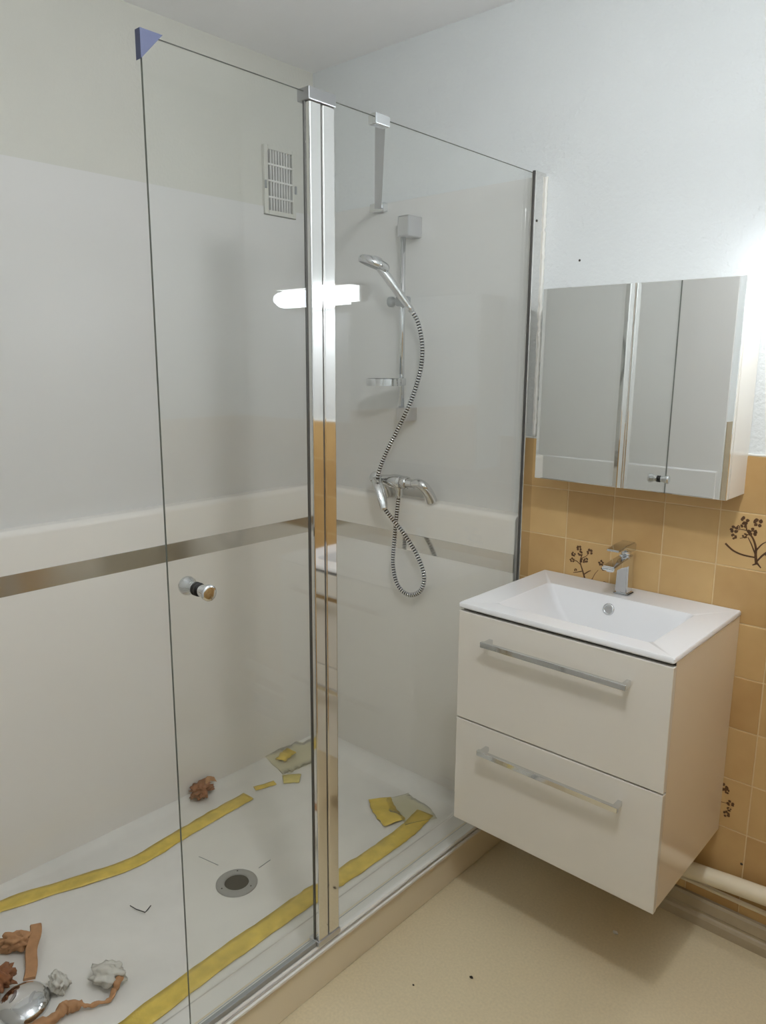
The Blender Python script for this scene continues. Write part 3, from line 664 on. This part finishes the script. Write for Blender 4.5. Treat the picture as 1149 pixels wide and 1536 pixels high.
def lump(name, c, size, m, label, cat, seed, amp=0.5, freq=2.2, sub=4, rot=0, facet=False):
    bm = bm_new(); bmesh.ops.create_icosphere(bm, subdivisions=sub, radius=1.0)
    for v in bm.verts:
        p_ = v.co.copy(); s = 1 + amp * noise.noise(p_ * freq + Vector((seed * 7.1, 0, 0))) + amp * 0.45 * abs(noise.noise(p_ * freq * 2.7 + Vector((0, seed * 3.3, 0))))
        s -= amp * 0.5 * abs(noise.noise(p_ * freq * 1.5 + Vector((5, seed, 1)))); v.co = p_ * s
    ca, sa = math.cos(rot), math.sin(rot)
    for v in bm.verts:
        x, y, z = v.co.x * size[0], v.co.y * size[1], v.co.z * size[2]; v.co = Vector((x * ca - y * sa, x * sa + y * ca, z))
    zmin = min(v.co.z for v in bm.verts); base = max(tray_z(c[0], c[1]), 0) + (c[2] if len(c) > 2 else 0)
    for v in bm.verts: v.co += Vector((c[0], c[1], base - zmin + 0.0005))
    o = obj(name, bm, m, origin=(c[0], c[1], base)); 
    for p_ in o.data.polygons: p_.use_smooth = not facet
    return tag(o, label, cat)

ribbon('masking_tape', [(0.10, -1.84), (0.12, -1.60), (0.135, -1.415), (0.20, -1.20), (0.24, -1.04), (0.225, -0.85), (0.215, -0.70), (0.21, -0.555)], 0.058, 'tape', 'long yellow tape strip on tray floor along the left wall', 'tape', 1, 0.0025)
ribbon('masking_tape', [(0.83, -1.84), (0.805, -1.60), (0.795, -1.37), (0.780, -1.13), (0.776, -0.90), (0.775, -0.74), (0.782, -0.63), (0.785, -0.45), (0.782, -0.32), (0.762, -0.195)], 0.066, 'tape', 'long yellow tape strip on tray floor beside the front rail', 'tape', 2, 0.004)
ribbon('masking_tape', [(0.588, -0.245, 0.006), (0.63, -0.275, 0.004), (0.68, -0.30, 0.004), (0.725, -0.315, 0.002)], 0.085, 'tape', 'short yellow tape scrap folded against the front strip end', 'tape', 3, 0.006)
ribbon('masking_tape', [(0.188, -0.510), (0.20, -0.475), (0.212, -0.430)], 0.028, 'tape', 'small narrow yellow tape scrap beyond the left strip end', 'tape', 4, 0.003)
ribbon('masking_tape', [(0.218, -0.395), (0.24, -0.365), (0.262, -0.345)], 0.060, 'tape_pale', 'pale yellow square tape scrap near the chrome column', 'tape', 5, 0.004)
ribbon('masking_tape', [(0.108, -0.315, 0.004), (0.098, -0.275, 0.008), (0.088, -0.235, 0.006)], 0.048, 'tape', 'curled yellow tape scrap in the rear corner of tray', 'tape', 6, 0.007)
ribbon('plastic_film', [(0.115, -0.36, 0.002), (0.13, -0.29, 0.004), (0.15, -0.21, 0.010), (0.17, -0.14, 0.014)], 0.17, 'film', 'crumpled clear film sheet in the rear corner of the tray', 'film', 8, 0.010, th=0.0006)
ribbon('plastic_film', [(0.62, -0.20, 0.002), (0.67, -0.22, 0.006), (0.73, -0.22, 0.004), (0.79, -0.25, 0.002)], 0.12, 'film', 'crumpled clear film sheet beneath the folded tape scrap', 'film', 9, 0.008, th=0.0006)

lump('crumpled_tape', (0.085, -0.672), (0.032, 0.044, 0.020), 'kraft_dark', 'crumpled brown paper tape scrap by the left panel foot', 'paper scrap', 11, 0.9, 2.6, rot=0.3)
ribbon('crumpled_tape', [(0.080, -0.66, 0.03), (0.072, -0.635, 0.042), (0.075, -0.605, 0.03)], 0.020, 'kraft', 'thin tan tape curl standing above the brown scrap', 'paper scrap', 12, 0.004)
# folded tan strip
bm = bm_new()
prism(bm, [(-0.014, 0), (0.014, 0), (0.015, 0.006), (0.012, 0.0085), (-0.013, 0.0085), (-0.0155, 0.004)], 1, 0.0, 0.165)
bmesh.ops.subdivide_edges(bm, edges=[e for e in bm.edges if abs(e.verts[0].co.y - e.verts[1].co.y) > 0.1], cuts=10)
for v in bm.verts: v.co.z += 0.030 * math.sin(v.co.y / 0.165 * PI * 0.55) ; v.co.x += 0.003 * math.sin(v.co.y * 60)
a0 = Vector((0.468, -1.474)); a1 = Vector((0.318, -1.386)); ang = math.atan2(a1.y - a0.y, a1.x - a0.x) - PI / 2
for v in bm.verts:
    x, y = v.co.x, v.co.y; v.co.x = a0.x + x * math.cos(ang) - y * math.sin(ang); v.co.y = a0.y + x * math.sin(ang) + y * math.cos(ang); v.co.z += tray_z(0.4, -1.43)
bmesh.ops.recalc_face_normals(bm, faces=bm.faces[:])
tag(obj('folded_cardboard', bm, 'kraft', origin=(0.4, -1.43, 0.056)), 'folded flat tan cardboard strip near the chrome disc', 'paper scrap')
lump('crumpled_tape', (0.338, -1.456), (0.042, 0.024, 0.022), 'kraft', 'crumpled tan paper lump left of the folded cardboard strip', 'paper scrap', 13, 0.7, 2.4, rot=0.9)
lump('crumpled_tape', (0.440, -1.545), (0.045, 0.03, 0.026), 'kraft_dark', 'crumpled brown paper lump at far left behind chrome disc', 'paper scrap', 14, 0.8, 2.6, rot=0.5)
# rope-like twisted tape
bm = bm_new()
rp = smooth_path([(0.640, -1.56, 0.074), (0.650, -1.495, 0.078), (0.645, -1.455, 0.080), (0.672, -1.415, 0.072), (0.690, -1.375, 0.068), (0.680, -1.350, 0.074), (0.662, -1.325, 0.088)], 10)
tube(bm, rp, lambda t: (0.015 if t < .45 else 0.0065) * (0.8 + 0.6 * abs(noise.noise(Vector((t * 14, 1, 4))))) + (0.004 if t > 0.85 else 0), 12)
for v in bm.verts: v.co += Vector((noise.noise(v.co * 70), noise.noise(v.co * 70 + Vector((9, 0, 0))), noise.noise(v.co * 70 + Vector((0, 9, 0))))) * 0.007; v.co.z = max(v.co.z, tray_z(v.co.x, v.co.y) + 0.001)
o = obj('twisted_tape', bm, 'kraft', origin=(0.66, -1.45, 0.058)); tag(o, 'long twisted tan paper tape beside the front yellow strip', 'paper scrap')
lump('crumpled_plastic', (0.560, -1.437), (0.030, 0.020, 0.022), 'white_lump', 'small white crumpled plastic lump touching the chrome disc', 'plastic scrap', 15, 0.6, 2.2)
lump('crumpled_plastic', (0.628, -1.342), (0.042, 0.030, 0.024), 'white_lump', 'larger white crumpled plastic lump by the twisted tape end', 'plastic scrap', 16, 0.55, 2.0, rot=0.7)
# chrome drain cover
cc = Vector((0.545, -1.520, tray_z(0.545, -1.52)))
dc = thing('drain_cover', 'domed chrome drain cover lying in the tray corner', 'drain cover', cc)
bm = bm_new(); lathe(bm, cc, (0.12, -0.10, 1), [(0.0, 0.004), (0.060, 0.004), (0.063, 0.008), (0.062, 0.014), (0.052, 0.026), (0.034, 0.033), (0.016, 0.036), (0, 0.0365)], 40); obj('dome', bm, 'chrome', dc)
for s in (-1, 1):
    bm = bm_new()
    ax = Vector((0.12, -0.10, 1)).normalized(); u = Vector((0.743, 0.669, 0)); v_ = Vector((-0.669, 0.743, 0))
    pc = cc + u * 0.034 * s + Vector((0, 0, 0.0285)) - Vector((0.12, -.10, 0)) * 0 + Vector((0, 0, -(u * 0.034 * s).dot(Vector((0.12, -.10, 0)))))
    lathe(bm, pc, (ax + u * 0.55 * s).normalized(), [(0.0, 0.0015), (0.014, 0.0015), (0.0185, 0.0)], 20)
    for q_ in bm.verts: q_.co = pc + (q_.co - pc) + v_ * 0.25 * (q_.co - pc).dot(v_)
    obj('side_recess', bm, 'satin', dc)
# bent wire
bm = bm_new(); tube(bm, [(0.418, -1.157, 0.0645), (0.440, -1.150, 0.060), (0.470, -1.139, 0.0595), (0.466, -1.128, 0.060), (0.460, -1.114, 0.062)], 0.0014, 6)
tag(obj('bent_wire', bm, 'gasket', origin=(0.45, -1.14, 0.058)), 'thin bent wire piece lying on the middle of the tray', 'wire')

# crumbs on the vinyl floor
CRX = ((1.499, -0.216), (1.282, -0.637), (1.181, -0.763))
def crumb(name, x, y, r_, m, label, seed):
    bm = bm_new(); bmesh.ops.create_icosphere(bm, subdivisions=2, radius=1.0)
    for v in bm.verts: v.co = Vector((x, y, 0.0)) + Vector((v.co.x * r_ * 1.4, v.co.y * r_, (v.co.z + 0.8) * r_ * 0.45)) * (1 + 0.4 * noise.noise(v.co * 1.7 + Vector((seed, 0, 0))))
    zm = min(v.co.z for v in bm.verts)
    for v in bm.verts: v.co.z -= zm
    return tag(obj(name, bm, m, origin=(x, y, 0)), label, 'crumb')
crumb('plaster_crumb', CRX[0][0], CRX[0][1], 0.006, 'plastic', 'pale plaster crumb on the floor in the vanity shadow', 1)
crumb('dirt_crumb', CRX[1][0], CRX[1][1], 0.004, 'hole', 'dark dirt crumb on open floor in front of the vanity', 2)
crumb('dirt_crumb', CRX[2][0], CRX[2][1], 0.0025, 'hole', 'tiny dark dirt crumb on floor nearest the tray apron', 3)
